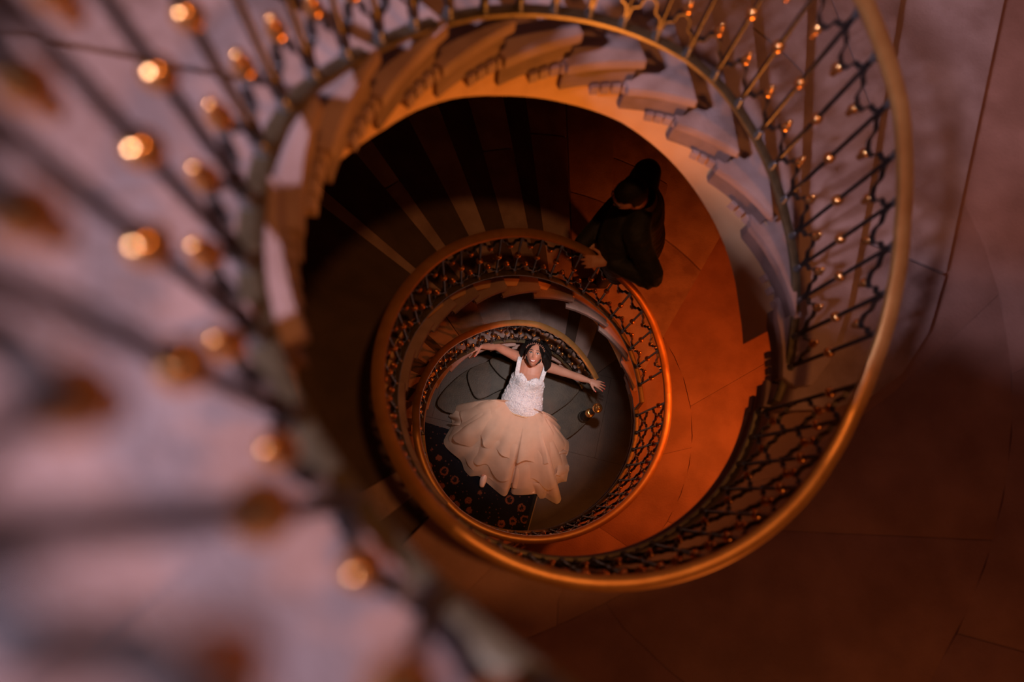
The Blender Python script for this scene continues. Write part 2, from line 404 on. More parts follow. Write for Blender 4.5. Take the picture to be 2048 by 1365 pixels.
def build_landing(nm, label, nstart, nend, s, thick, group):
    """nstart: last nosing of the flight above; nend: first nosing of the flight below."""
    z = TOP - s
    a = (nstart[0] + 1.0, nstart[1] + 0.0, s, nstart[3] if len(nstart) > 3 else None); b = (nend[0], nend[1], s)
    th = thing(nm, label, 'landing', W((a[0] + b[0]) / 2, 1.5, z), group)
    f = patch(b, a, REND + 0.03)
    nS = 5; cuts = [0.0, 0.20, 0.60, 1.0]
    for i in range(nS):
        for j in range(3):
            off = 0.35 / nS if (j == 1) else 0.0
            s0 = max(-0.004, i / nS + off - (0 if j != 1 else 0.35 / nS if i == 0 else 0)); s1 = (i + 1) / nS + off if i < nS - 1 else 1.05
            dz = random.uniform(-0.0015, 0.0015)
            V, F = slab(f, s0 + 0.0002, s1 - 0.0002 * (i < nS - 1), cuts[j] + 0.0003, cuts[j + 1] - 0.0003, z + dz, z - 0.07, 4, 4)
            o = obj('paving_slab', V, F, STONE_L, th, f((s0 + s1) / 2, (cuts[j] + cuts[j + 1]) / 2) + Vector((0, 0, z)))
            bevel_mesh(o.data, 0.0014); smooth_by_angle(o, 30)
    f2 = patch(b, a, REND + 0.045)
    V, F = slab(f2, 0.0, 1.03, 0.0, 1.0, z - 0.015, z - thick, 24, 3)
    o = obj('landing_bed', V, F, STONE_B, th, W((a[0] + b[0]) / 2, 1.3, z - thick)); smooth_by_angle(o, 30)
    # moulded edge round the well
    for rr0, zz0, h in ((REND + 0.018, -0.06, 0.03), (REND + 0.03, -0.115, 0.022)):
        path = []
        for i in range(41):
            P = b[0] + (a[0] - b[0]) * i / 40
            path.append((W(P, rr0, z + zz0), radial(P), Vector((0, 0, 1))))
        V, F = sweep(path, [(0.04, 0), (0.006, 0), (0, -0.3 * h), (0, -0.7 * h), (0.006, -h), (0.04, -h)])
        o = obj('edge_moulding', V, F, STONE_B, th, path[20][0]); smooth_by_angle(o, 40)
    return th

# ------------------------------------------------------------------ shell: floor and outer wall
fl = thing('floor', 'dark stone ground floor paved in large slabs at the foot of the stairwell', 'floor', (0, 0, 0))
fl['kind'] = 'structure'
S0 = 0.95
rot = math.radians(-14)
for i in range(-4, 4):
    for j in range(-4, 4):
        x0, y0 = i * S0 + (0.4 if j % 2 else 0), j * S0
        c = Vector((x0 + S0 / 2, y0 + S0 / 2, 0)); c.rotate(Matrix.Rotation(rot, 3, 'Z'))
        if c.length > 3.2: continue
        V = []
        for z in (0.0, -0.06):
            for u, w in ((0.0007, 0.0007), (S0 - 0.0007, 0.0007), (S0 - 0.0007, S0 - 0.0007), (0.0007, S0 - 0.0007)):
                p = Vector((x0 + u, y0 + w, z)); p.rotate(Matrix.Rotation(rot, 3, 'Z')); V.append(tuple(p))
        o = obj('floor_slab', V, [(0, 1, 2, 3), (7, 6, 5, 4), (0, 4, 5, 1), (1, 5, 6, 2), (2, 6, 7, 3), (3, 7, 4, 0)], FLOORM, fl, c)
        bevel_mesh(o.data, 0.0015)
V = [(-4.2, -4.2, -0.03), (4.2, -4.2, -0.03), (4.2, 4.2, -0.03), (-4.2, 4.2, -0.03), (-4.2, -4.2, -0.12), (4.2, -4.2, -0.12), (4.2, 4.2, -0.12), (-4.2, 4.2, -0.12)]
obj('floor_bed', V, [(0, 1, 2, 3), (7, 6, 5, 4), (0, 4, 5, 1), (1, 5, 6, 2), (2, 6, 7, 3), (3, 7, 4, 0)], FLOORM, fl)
V, F = [], []
n = 72
for i in range(n):
    a = 2 * PI * i / n
    for r, z in ((3.84, -0.03), (3.84, 8.0), (3.98, 8.0), (3.98, -0.03)): V.append((r * math.cos(a), r * math.sin(a), z))
for i in range(n):
    j = (i + 1) % n
    for k in range(4): F.append((i * 4 + k, j * 4 + k, j * 4 + (k + 1) % 4, i * 4 + (k + 1) % 4))
w = obj('wall_outer', V, F, WALLM); w['kind'] = 'structure'; w['label'] = 'round plastered outer wall of the stairwell'; w['category'] = 'wall'
smooth_by_angle(w, 40)

# ------------------------------------------------------------------ flights and landings
STR1 = [(-20, -0.50), (110, .86), (150, 1.24), (165, 1.40), (177, 1.52), (186, 1.61), (192, 1.69), (200, 1.81), (209, 1.93), (219, 2.035), (229, 2.15), (242, 2.32), (260, 2.525), (276, 2.69), (293, 2.91), (311.6, 3.16), (325, 3.335), (339, 3.52), (349, 3.60), (375, 3.75)]
STR2 = [(485, 3.5), (536, 3.88), (552, 4.0), (561, 4.12), (574, 4.41), (595, 4.72), (611, 4.95), (624, 5.12), (637, 5.27), (655, 5.53), (670, 5.76), (682, 5.95), (705, 6.24)]
STR3 = [(890, 6.05), (930, 6.5), (958, 6.9), (975, 7.1), (990, 7.3), (1010, 7.5), (1045, 7.72)]
build_flight('stair_flight', 'uppermost sandstone flight with scalloped step ends curling round the top of the well', N1, None, 0.175, STR1, 145, 350, 'flights of the winding stair')
build_flight('stair_flight', 'middle sandstone flight where the man in black stands', N2, None, 0.183, STR2, 493, 690, 'flights of the winding stair', False, 0.13)
build_flight('stair_flight', 'lowest sandstone flight curving above the bride down to the ground floor', N3, None, 0.179, STR3, 893, 1043, 'flights of the winding stair', False, 0.13)
build_landing('stair_landing', 'upper stone landing beyond the brass handrail on the right and bottom', N1[0], N2[13], L1, 0.17, 'landings of the winding stair')
build_landing('stair_landing', 'glowing orange red stone landing one turn lower beside the man', N2[0], N3[9], L2, 0.17, 'landings of the winding stair')

# ------------------------------------------------------------------ railings
def gourd(big, small, up=1):
    pr = [(0.004, -big * 1.15), (big * 0.45, -big * 0.95), (big * 0.8, -big * 0.6), (big, 0), (big * 0.86, big * 0.5), (big * 0.55, big * 0.84), (small * 0.75, big * 0.98)]
    c = big * 0.98 + small * 0.8
    pr += [(small * 0.95, c - small * 0.25), (small, c), (small * 0.85, c + small * 0.5), (small * 0.5, c + small * 0.86), (0.002, c + small)]
    V, F = lathe(pr, 14)
    if up < 0: V = [(x, y, -z) for x, y, z in V]; F = [q[::-1] for q in F]
    return V, F
def shared(name, vf, m):
    me = mesh_of(name, vf[0], vf[1], m, True); return me
KN_UP = shared('knob_up', gourd(0.0198, 0.0122, 1), GOLD)
KN_DN = shared('knob_down', gourd(0.0198, 0.0122, -1), GOLD)
KN_MID = shared('knob_mid', ellipsoid((0, 0, 0), (0.0222, 0.0222, 0.0222), 16, 10), GOLD)
COLV, COLF = lathe([(0.009, 0), (0.017, 0.003), (0.018, 0.010), (0.011, 0.014), (0.016, 0.020), (0.016, 0.026), (0.010, 0.031), (0.013, 0.037), (0.012, 0.043), (0.008, 0.05)], 12)
COL_LO = shared('collar', (COLV, COLF), COLLAR)
COL_UP = shared('collar_top', ([(x, y, -z) for x, y, z in COLV], [q[::-1] for q in COLF]), COLLAR)
OGEE = [(0.05, 0.045), (0.055, 0.075), (0.09, 0.098), (0.16, 0.108), (0.235, 0.112), (0.285, 0.122), (0.305, 0.143), (0.34, 0.160), (0.41, 0.166), (0.475, 0.172)]
def catmull(pts, sub=3):
    out = []
    for i in range(len(pts) - 1):
        p0 = pts[max(i - 1, 0)]; p1 = pts[i]; p2 = pts[i + 1]; p3 = pts[min(i + 2, len(pts) - 1)]
        for k in range(sub):
            t = k / sub
            out.append(tuple(0.5 * (2 * p1[d] + (p2[d] - p0[d]) * t + (2 * p0[d] - 5 * p1[d] + 4 * p2[d] - p3[d]) * t * t + (3 * p1[d] - p0[d] - 3 * p2[d] + p3[d]) * t ** 3) for d in range(2)))
    out.append(tuple(pts[-1])); return out
OG = catmull(OGEE, 2)
def scroll(Pa, Pb, za, zb, sgn, name, parent, knob=True):
    """An ogee ribbon between two bars, rising (sgn 1) or hanging (sgn -1), with a gilded knob at its apex."""
    pts = [(u, v) for u, v in OG] + [(1 - u, v) for u, v in OG[::-1]]
    path = []
    for u, v in pts:
        P = Pa + (Pb - Pa) * u
        path.append((W(P, R0, za + (zb - za) * u + sgn * v), radial(P)))
    V, F = [], []
    for i, (p, s) in enumerate(path):
        q = path[min(i + 1, len(path) - 1)][0] - path[max(i - 1, 0)][0]
        nrm = q.cross(s); nrm.normalize()
        for a, b in ((-0.010, -0.003), (0.010, -0.003), (0.010, 0.003), (-0.010, 0.003)):
            V.append(tuple(p + s * a + nrm * b))
    for i in range(len(path) - 1):
        for k in range(4):
            l = (k + 1) % 4
            F.append((i * 4 + k, i * 4 + l, i * 4 + 4 + l, i * 4 + 4 + k))
    F.append((3, 2, 1, 0)); m = (len(path) - 1) * 4; F.append((m, m + 1, m + 2, m + 3))
    Pm = (Pa + Pb) / 2; c = W(Pm, R0, (za + zb) / 2 + sgn * 0.172)
    o = obj(name, V, F, IRON, parent, c); smooth_by_angle(o, 50)
    if knob: inst('knob', KN_UP if sgn > 0 else KN_DN, c + Vector((0, 0, sgn * 0.022)), o)
    return o
def bar_mesh(h):
    return lathe([(0.0085, 0), (0.0085, h * 0.33), (0.0085, h * 0.66), (0.0085, h)], 10)
RAILPROF = [(-0.030, -0.004), (-0.027, 0.010), (-0.016, 0.017), (0, 0.019), (0.016, 0.017), (0.027, 0.010), (0.030, -0.004), (0.024, -0.014), (0.010, -0.018), (-0.010, -0.018), (-0.024, -0.014)]
def radj(P): return -0.028 * max(0.0, 1 - abs(P - 893) / 45.0) if P > 700 else 0.0
def railing(label, p0, p1, bars, tall, endcap=False):
    z0 = base_z((p0 + p1) / 2)
    th = thing('railing', label, 'railing', W((p0 + p1) / 2, R0, z0), 'railings of the winding stair')
    def strip(nm, zf, prof, m, a, b, r=R0, step=2.0):
        n = max(8, int((b - a) / step)); path = []
        for i in range(n + 1):
            P = a + (b - a) * i / n
            t = W(P + 0.5, r, zf(P + 0.5)) - W(P - 0.5, r, zf(P - 0.5)); t.normalize()
            s = radial(P); u = s.cross(t); u.normalize()
            if u.z < 0: u = -u
            path.append((W(P, r + radj(P), zf(P)), s, u))
        V, F = sweep(path, prof)
        o = obj(nm, V, F, m, th, path[len(path) // 2][0]); smooth_by_angle(o, 40); return o
    strip('handrail', lambda P: rail_z(P) - 0.019, RAILPROF, BRASS, p0, p1)
    strip('bottom_rail', lambda P: base_z(P) - 0.008, [(-0.020, -0.008), (-0.020, 0.006), (-0.016, 0.009), (0.016, 0.009), (0.020, 0.006), (0.020, -0.008)], BRONZE, p0, p1)
    for i, P in enumerate(bars):
        zb, zt = base_z(P), rail_z(P) - 0.034
        h = zt - zb
        V, F = bar_mesh(h)
        c = W(P, R0 + radj(P), zb)
        o = obj('baluster', [Vector(v) + c for v in V], F, IRON, th, c); smooth_by_angle(o, 50)
        inst('collar', COL_LO, c, o); inst('collar', COL_UP, c + Vector((0, 0, h)), o)
        if tall: inst('knob', KN_MID, c + Vector((0, 0, h * 0.74)), o)
        else: inst('knob', KN_MID, c + Vector((0, 0, h * 0.49)), o)
        if i + 1 < len(bars):
            Q = bars[i + 1]
            scroll(P, Q, zb, base_z(Q), 1, 'scroll', th)
            scroll(P, Q, zt, rail_z(Q) - 0.034, -1, 'scroll', th)
            if tall:
                scroll(P, Q, zb + h * 0.46, base_z(Q) + h * 0.46, 1, 'scroll', th)
                scroll(P, Q, zb + h * 0.46, base_z(Q) + h * 0.46, -1, 'scroll', th, False)
    return th
bars1 = [363.8, 355.7, 346.9, 339.2, 331.4, 323, 315] + [307.4 - 8.07 * j for j in range(24)]
bars1.sort()
railing('upper iron and gilt railing sweeping from the blurred foreground left across the top', bars1[0] - 3, 372.5, bars1, False)
barsA = [374.8, 383.2, 392.5, 401.8, 411.1] + [411.1 + 9.15 * i for i in range(1, 9)]
railing('tall landing railing with two tiers of gilt knobs at lower right of the big ring', 372.5, 489, barsA, True)
bars2 = [580.9 - 8.65 * j for j in range(10, 0, -1)] + [580.9 + 8.76 * j for j in range(15)]
railing('middle flight railing with glowing gilt knobs where the man rests his hand', 489, 714, bars2, False)
barsB = [717.5 + 9.15 * i for i in range(19)]
railing('tall red lit landing railing round the lower right of the inner ring', 714, 890, barsB, True)
bars3 = [893 + 8.75 * j for j in range(18)]
railing('lowest railing with brass handrail ending at the newel behind the bride', 890, 1046, bars3, False)
# newel at the foot of the lowest flight
nb = Vector((0.79, 0.225, 0.0))
t = thing('newel_post', 'iron newel post with a large gilt ball at the end of the lowest railing', 'newel post', nb)
V, F = lathe([(0.06, 0.18), (0.06, 0.22), (0.035, 0.25), (0.026, 0.30), (0.022, 0.60), (0.03, 0.64), (0.022, 0.68), (0.02, 0.80), (0.032, 0.83), (0.018, 0.855)], 16)
o = obj('shaft', [Vector(v) + nb for v in V], F, IRON, t, nb + Vector((0, 0, 0.2))); smooth_by_angle(o, 40)
V, F = lathe([(0.07, 0.0), (0.07, 0.10), (0.062, 0.14), (0.062, 0.18)], 16)
o = obj('plinth', [Vector(v) + nb for v in V], F, GREYST, t, nb); smooth_by_angle(o, 40)
V, F = ellipsoid(nb + Vector((0, 0, 0.905)), (0.052, 0.052, 0.052), 22, 14); obj('ball', V, F, GOLD, t, nb + Vector((0, 0, 0.9)), True)
V, F = ellipsoid(nb + Vector((0, 0, 0.975)), (0.022, 0.022, 0.022), 14, 8); obj('finial', V, F, GOLD, t, nb + Vector((0, 0, 0.97)), True)
V, F = lathe([(0.028, 0.46), (0.044, 0.465), (0.05, 0.48), (0.044, 0.495), (0.03, 0.5), (0.044, 0.51), (0.048, 0.525), (0.04, 0.54), (0.024, 0.545)], 18)
obj('ring', [Vector(v) + nb for v in V], F, GOLD, t, nb + Vector((0, 0, 0.5)), True)

# ------------------------------------------------------------------ curved foot steps the bride leans on
cs = thing('foot_steps', 'low grey curved steps fanning out inside the well under the bride', 'steps', (0.2, 0.5, 0.0))
def rounded(pts, sub=5):
    n = len(pts); out = []
    for i in range(n):
        p0, p1, p2, p3 = (Vector(pts[(i + k) % n]) for k in (-1, 0, 1, 2))
        for k in range(sub):
            t = k / sub
            out.append(0.5 * (2 * p1 + (p2 - p0) * t + (2 * p0 - 5 * p1 + 4 * p2 - p3) * t * t + (3 * p1 - p0 - 3 * p2 + p3) * t ** 3))
    return out
def plate(pts, z0, z1, m):
    c = rounded(pts); n = len(c); V = [(p.x, p.y, z1) for p in c] + [(p.x, p.y, z0) for p in c]
    F = [tuple(range(n)), tuple(range(2 * n - 1, n - 1, -1))] + [(i, n + i, n + (i + 1) % n, (i + 1) % n) for i in range(n)]
    ctr = sum((Vector((p.x, p.y, 0)) for p in c), Vector()) / n
    o = obj('curved_step', V, F, m, cs, ctr + Vector((0, 0, z0))); bevel_mesh(o.data, 0.012); smooth_by_angle(o, 40)
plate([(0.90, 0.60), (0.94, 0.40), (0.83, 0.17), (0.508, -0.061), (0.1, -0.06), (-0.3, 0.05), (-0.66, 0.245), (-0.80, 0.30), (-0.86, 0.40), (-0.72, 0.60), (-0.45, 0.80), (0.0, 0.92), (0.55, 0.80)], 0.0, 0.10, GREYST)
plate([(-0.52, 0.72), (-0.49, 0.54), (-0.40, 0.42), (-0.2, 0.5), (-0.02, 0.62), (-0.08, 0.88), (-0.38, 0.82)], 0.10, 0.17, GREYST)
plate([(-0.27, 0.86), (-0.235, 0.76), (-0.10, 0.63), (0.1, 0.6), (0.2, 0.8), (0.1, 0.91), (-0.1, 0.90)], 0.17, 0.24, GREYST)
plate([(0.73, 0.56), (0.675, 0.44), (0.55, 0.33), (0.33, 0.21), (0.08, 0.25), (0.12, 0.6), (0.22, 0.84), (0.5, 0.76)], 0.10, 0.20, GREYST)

# ------------------------------------------------------------------ rug
u1 = Vector((0.389 + 1.037, -0.239 - 0.19, 0)); u1.normalize(); v1 = Vector((-u1.y, u1.x, 0)) * -1
c0 = Vector((0.389, -0.239, 0.0)) 
rg = thing('rug', 'dark patterned rug with red flowers under the hem of the gown', 'rug', c0 - u1 * 0.8 + v1 * 0.55 + Vector((0, 0, 0.001)))
def quad(a0, a1, b0, b1, z0, z1, name, m):
    V = []
    for z in (z1, z0):
        for a, b in ((a0, b0), (a1, b0), (a1, b1), (a0, b1)): V.append(tuple(c0 - u1 * a + v1 * b + Vector((0, 0, z))))
    return obj(name, V, [(0, 1, 2, 3), (7, 6, 5, 4), (0, 4, 5, 1), (1, 5, 6, 2), (2, 6, 7, 3), (3, 7, 4, 0)], m, rg, c0 - u1 * 0.8 + v1 * 0.55)
quad(0.045, 1.9, 0.0, 1.5, 0.001, 0.012, 'pile', RUG)
BLK = mat('black_rug_border', (0.006, 0.006, 0.007), 0.95); TAN = mat('tan_rug_binding', (0.22, 0.13, 0.07), 0.9)
quad(0.012, 0.045, 0.0, 1.5, 0.001, 0.0125, 'border', BLK)
quad(0.0, 0.012, 0.0, 1.5, 0.001, 0.011, 'binding', TAN)

# ------------------------------------------------------------------ figures: tapered limbs fused by a voxel remesh into one skin
def limb(pts, lat=None, seg=16, sub=4):
    """pts: (point, r) or (point, r_side, r_up); a smooth tapered tube with rounded ends; lat gives the side direction."""
    P = [Vector(p[0]) for p in pts]; A = [p[1] for p in pts]; B = [p[2] if len(p) > 2 else p[1] for p in pts]
    path = []
    for i in range(len(P) - 1):
        p0, p1, p2, p3 = P[max(i - 1, 0)], P[i], P[i + 1], P[min(i + 2, len(P) - 1)]
        for k in range(sub):
            t = k / sub
            q = 0.5 * (2 * p1 + (p2 - p0) * t + (2 * p0 - 5 * p1 + 4 * p2 - p3) * t * t + (3 * p1 - p0 - 3 * p2 + p3) * t ** 3)
            s = t * t * (3 - 2 * t) if len(P) > 2 else t
            path.append((q, A[i] + (A[i + 1] - A[i]) * s, B[i] + (B[i + 1] - B[i]) * s))
    path.append((P[-1], A[-1], B[-1]))
    t0 = (path[1][0] - path[0][0]).normalized(); t1 = (path[-1][0] - path[-2][0]).normalized()
    ext = []
    for k in (0.9, 0.6): ext.append((path[0][0] - t0 * path[0][1] * k * 0.7, path[0][1] * math.sqrt(1 - k * k), path[0][2] * math.sqrt(1 - k * k)))
    ext2 = []
    for k in (0.6, 0.9): ext2.append((path[-1][0] + t1 * path[-1][1] * k * 0.7, path[-1][1] * math.sqrt(1 - k * k), path[-1][2] * math.sqrt(1 - k * k)))
    path = ext + path + ext2
    V, F = [], []; side = Vector(lat) if lat is not None else None
    for i, (q, a, b) in enumerate(path):
        t = path[min(i + 1, len(path) - 1)][0] - path[max(i - 1, 0)][0]; t.normalize()
        if side is None:
            side = t.orthogonal()
        s = side - t * side.dot(t)
        if s.length < 1e-4: s = t.orthogonal()
        s.normalize(); u = t.cross(s)
        if lat is None: side = s
        for j in range(seg):
            an = 2 * PI * j / seg
            V.append(tuple(q + s * a * math.cos(an) + u * b * math.sin(an)))
    m = len(path)
    for i in range(m - 1):
        for j in range(seg):
            k = (j + 1) % seg
            F.append((i * seg + j, i * seg + k, (i + 1) * seg + k, (i + 1) * seg + j))
    F.append(tuple(range(seg))[::-1]); F.append(tuple((m - 1) * seg + j for j in range(seg)))
    return V, F
def fuse(name, pieces, m, parent, voxel, origin, smooth=3):
    V, F = join(*pieces)
    me = mesh_of(name, V, F, m, True, origin)
    tmp = bpy.data.objects.new('tmp', me); COL.objects.link(tmp)
    md = tmp.modifiers.new('r', 'REMESH'); md.mode = 'VOXEL'; md.voxel_size = voxel; md.use_smooth_shade = True
    if smooth:
        ms = tmp.modifiers.new('s', 'SMOOTH'); ms.factor = 0.5; ms.iterations = smooth
    dg = bpy.context.evaluated_depsgraph_get(); dg.update()
    me2 = bpy.data.meshes.new_from_object(tmp.evaluated_get(dg)); me2.name = name
    bpy.data.objects.remove(tmp)
    me2.materials.clear()
    for k in (m if isinstance(m, (list, tuple)) else [m]): me2.materials.append(k)
    me2.polygons.foreach_set('use_smooth', [True] * len(me2.polygons))
    return put(bpy.data.objects.new(name, me2), origin, parent)
def head_surface(mat4, sc, face=1.0):
    """Local axes: x to the person's left, y up the skull, z out of the face."""
    V, F = [], []; S, Rn = 56, 44
    for i in range(Rn + 1):
        t = PI * i / Rn
        for j in range(S):
            a = 2 * PI * j / S
            x = math.sin(t) * math.sin(a); z = math.sin(t) * math.cos(a); y = math.cos(t)
            X, Y, Z = x * 0.070, y * 0.115, z * 0.092
            if y < 0:
                k = -y; X *= 1 - 0.30 * k ** 1.4; Z *= (1 - 0.05 * k) if z > 0 else (1 - 0.45 * k)
            else: Z *= 1.04 if z < 0 else 1 - 0.06 * y
            if z > 0:
                g = lambda cx, cy, sx, sy: math.exp(-((X - cx) / sx) ** 2 - ((Y - cy) / sy) ** 2)
                Z = min(Z, 0.082 + 0.1 * max(0, Z - 0.082))
                Z += face * (0.021 * g(0, -0.022, 0.012, 0.012) + 0.012 * g(0, -0.002, 0.008, 0.022) + 0.007 * g(0, 0.034, 0.05, 0.012))
                for s in (-1, 1): Z += face * (-0.010 * g(s * 0.031, 0.014, 0.016, 0.010) + 0.006 * g(s * 0.042, -0.022, 0.018, 0.016) + 0.004 * g(s * 0.012, -0.026, 0.007, 0.006))
                Z += face * (0.006 * g(0, -0.062, 0.024, 0.007) - 0.004 * g(0, -0.052, 0.02, 0.004) + 0.008 * g(0, -0.098, 0.018, 0.014) - 0.003 * g(0, -0.08, 0.018, 0.006))
            V.append(tuple(mat4 @ Vector((X * sc, Y * sc, Z * sc))))
    for i in range(Rn):
        for j in range(S):
            k = (j + 1) % S
            F.append((i * S + j, i * S + k, (i + 1) * S + k, (i + 1) * S + j))
    out = [(V, F)]
    for s in (-1, 1):      # ears
        e = ellipsoid((0, 0, 0), (0.008 * sc, 0.030 * sc, 0.018 * sc), 10, 8)
        out.append(([tuple(mat4 @ (Vector(v) + Vector((s * 0.075 * sc, -0.004 * sc, -0.012 * sc)))) for v in e[0]], e[1]))
    return out
def hand(wrist, d, n, thumb, curl=0.25, sc=1.0, spread=1.0):
    """d to the fingers, n out of the back of the hand, thumb +1/-1 picks the side."""
    d = Vector(d).normalized(); n = Vector(n); n = (n - d * n.dot(d)).normalized(); s = d.cross(n) * thumb
    w = Vector(wrist); out = []
    out.append(limb([(w, 0.026 * sc, 0.019 * sc), (w + d * 0.035 * sc, 0.036 * sc, 0.016 * sc), (w + d * 0.085 * sc, 0.040 * sc, 0.013 * sc)], lat=s, seg=14))
    tips = []
    for k, (off, ln, r) in enumerate(((0.030, 0.070, 0.0092), (0.010, 0.080, 0.0095), (-0.011, 0.074, 0.0092), (-0.031, 0.058, 0.0083))):
        b = w + d * (0.070 + (0.004 if k in (1, 2) else 0)) * sc + s * off * sc
        dd = (d + s * off * 5.0 * spread).normalized()
        c1 = curl * 0.5; c2 = curl * 1.1; c3 = curl * 1.7
        def dirn(c): return (dd * math.cos(c) - n * math.sin(c)).normalized()
        p1 = b + dd * 0.022 * sc; p2 = p1 + dirn(c1) * ln * 0.46 * sc; p3 = p2 + dirn(c2) * ln * 0.30 * sc; p4 = p3 + dirn(c3) * ln * 0.22 * sc
        out.append(limb([(b, r * 1.05 * sc), (p1, r * 1.05 * sc), (p2, r * 0.98 * sc), (p3, r * 0.9 * sc), (p4, r * 0.72 * sc)], seg=10, sub=3))
        tips.append((p4, dirn(c3), n, r * sc))
    b = w + d * 0.022 * sc + s * 0.022 * sc
    td = (d * 0.65 + s * 0.75 - n * 0.15).normalized()
    p1 = b + td * 0.034 * sc; p2 = p1 + (td + d * 0.25).normalized() * 0.032 * sc; p3 = p2 + (td + d * 0.5).normalized() * 0.024 * sc
    out.append(limb([(b, 0.015 * sc), (p1, 0.0125 * sc), (p2, 0.0105 * sc), (p3, 0.008 * sc)], seg=10, sub=3))
    tips.append((p3, (td + d * 0.5).normalized(), n, 0.010 * sc))
    return out, tips
def frame(origin, up, fwd):
    f = Vector(fwd).normalized(); u = Vector(up); u = (u - f * u.dot(f)).normalized(); x = u.cross(f)
    return Matrix(((x.x, u.x, f.x, origin[0]), (x.y, u.y, f.y, origin[1]), (x.z, u.z, f.z, origin[2]), (0, 0, 0, 1)))
def local(mat4, vf, off=(0, 0, 0)):
    return [tuple(mat4 @ (Vector(v) + Vector(off))) for v in vf[0]], vf[1]

# ---------------- the bride
BR = thing('person', 'bride in a white lace bodice and peach ruffled skirt lying back with arms outstretched', 'person', (0.05, 0.1, 0.0))
hip = Vector((0.045, 0.25, 0.33)); shR = Vector((-0.012, 0.815, 0.64)); shL = Vector((0.345, 0.695, 0.64))
chest = Vector((0.125, 0.53, 0.52)); neck = Vector((0.158, 0.735, 0.68)); hd = Vector((0.158, 0.788, 0.86))
lat = (shL - shR).normalized()
axis = (Vector((0.165, 0.755, 0.64)) - hip).normalized()
upn = lat.cross(axis); upn = upn if upn.z > 0 else -upn
HM = frame(hd, (0.20, 0.96, 0.16), (-0.13, -0.20, 0.97)); HS = 1.10
body = []
body.append(limb([(hip - axis * 0.05, 0.185, 0.13), (hip + axis * 0.12, 0.165, 0.115), (chest - axis * 0.04, 0.150, 0.105), (chest + axis * 0.10, 0.155, 0.10), ((shR + shL) / 2 - axis * 0.02, 0.150, 0.075), ((shR + shL) / 2 + axis * 0.03, 0.08, 0.055)], lat=lat, seg=24))
for s, e in ((shR, -1), (shL, 1)): body.append(limb([(Vector((0.165, 0.745, 0.645)), 0.06, 0.05), (s, 0.060, 0.056)], seg=14))
body.append(limb([((shR + shL) / 2 + Vector((0, -0.01, 0.02)), 0.062), (neck + Vector((0, 0.02, 0.05)), 0.054), (hd - Vector((0.0, 0.01, 0.07)), 0.052)], seg=14))
reR, rwR = Vector((-0.235, 0.872, 0.85)), Vector((-0.400, 0.832, 1.03))
reL, rwL = Vector((0.554, 0.592, 0.77)), Vector((0.726, 0.508, 0.88))
body.append(limb([(shR, 0.060), (shR.lerp(reR, 0.5), 0.050), (reR, 0.041), (reR.lerp(rwR, 0.35), 0.041), (rwR, 0.026)], seg=14))
body.append(limb([(shL, 0.060), (shL.lerp(reL, 0.5), 0.050), (reL, 0.041), (reL.lerp(rwL, 0.35), 0.041), (rwL, 0.026)], seg=14))
hR, tipsR = hand(rwR, (-0.95, -0.30, 0.05), (0.05, 0.25, 0.95), -1, 0.18, 0.98, 1.5)
hL, tipsL = hand(rwL, (0.93, -0.36, 0.02), (0.05, 0.1, 0.98), 1, 0.35, 0.98, 1.1)
body += hR + hL
for s, kx, fx in ((-1, -0.24, -0.345), (1, 0.20, 0.22)):       # legs under the skirt
    hp = hip + lat * 0.085 * s - axis * 0.03
    body.append(limb([(hp, 0.095), (Vector((kx * 0.5 + hp.x * 0.5, 0.02, 0.24)), 0.085), (Vector((kx, -0.17, 0.17)), 0.058), (Vector(((kx + fx) / 2, -0.31, 0.085)), 0.046), (Vector((fx, -0.42, 0.06)), 0.030)], seg=14))
body += head_surface(HM, HS)
bo = fuse('body', body, SKIN, BR, 0.0052, (0.05, 0.1, 0.0), 2)
# face details
def face_part(name, vf, off, m, parent=None): 
    V, F = local(HM, vf, off); return obj(name, V, F, m, parent or bo, HM @ Vector(off), True)
for s in (-1, 1):
    e = face_part('eye', ellipsoid((0, 0, 0), (0.0165 * HS, 0.0085 * HS, 0.009 * HS), 14, 10), (s * 0.032 * HS, 0.013 * HS, 0.073 * HS), EYEW)
    face_part('iris', ellipsoid((0, 0, 0), (0.0068 * HS, 0.0068 * HS, 0.003 * HS), 12, 8), (s * 0.032 * HS, 0.0135 * HS, 0.0815 * HS), IRIS)
    lash = [((s * (0.016 + 0.034 * k / 6) * HS, (0.017 + 0.007 * math.sin(PI * k / 6) - 0.002) * HS, (0.081 - 0.006 * (k / 6) ** 2) * HS), 0.0022 * HS) for k in range(7)]
    V, F = limb(lash, seg=6, sub=2); obj('eyelash', *local(HM, (V, F)), BROW, bo, hd, True)
    brow = [((s * (0.014 + 0.042 * k / 6) * HS, (0.032 + 0.009 * math.sin(PI * (k + 1) / 8)) * HS, (0.086 - 0.016 * (k / 6) ** 2) * HS), 0.0032 * HS * (1 - 0.5 * k / 6)) for k in range(7)]
    V, F = limb(brow, seg=6, sub=2); obj('eyebrow', *local(HM, (V, F)), BROW, bo, hd, True)
def mouth_arc(w, y0, sag, z0, r, m, name, r2=None):
    pts = []
    for k in range(9):
        t = -1 + 2 * k / 8
        pts.append((Vector((t * w, y0 + sag * t * t, z0 - 0.010 * t * t)) * HS, r * HS * (1 - 0.55 * t * t), (r2 or r) * HS * (1 - 0.4 * t * t)))
    V, F = limb(pts, lat=(0, 1, 0), seg=10, sub=3); return obj(name, *local(HM, (V, F)), m, bo, hd, True)
mouth_arc(0.029, -0.0625, 0.010, 0.0815, 0.0105, LIP, 'lips', 0.005)
mouth_arc(0.0245, -0.0615, 0.009, 0.0845, 0.0062, TEETH, 'teeth', 0.004)
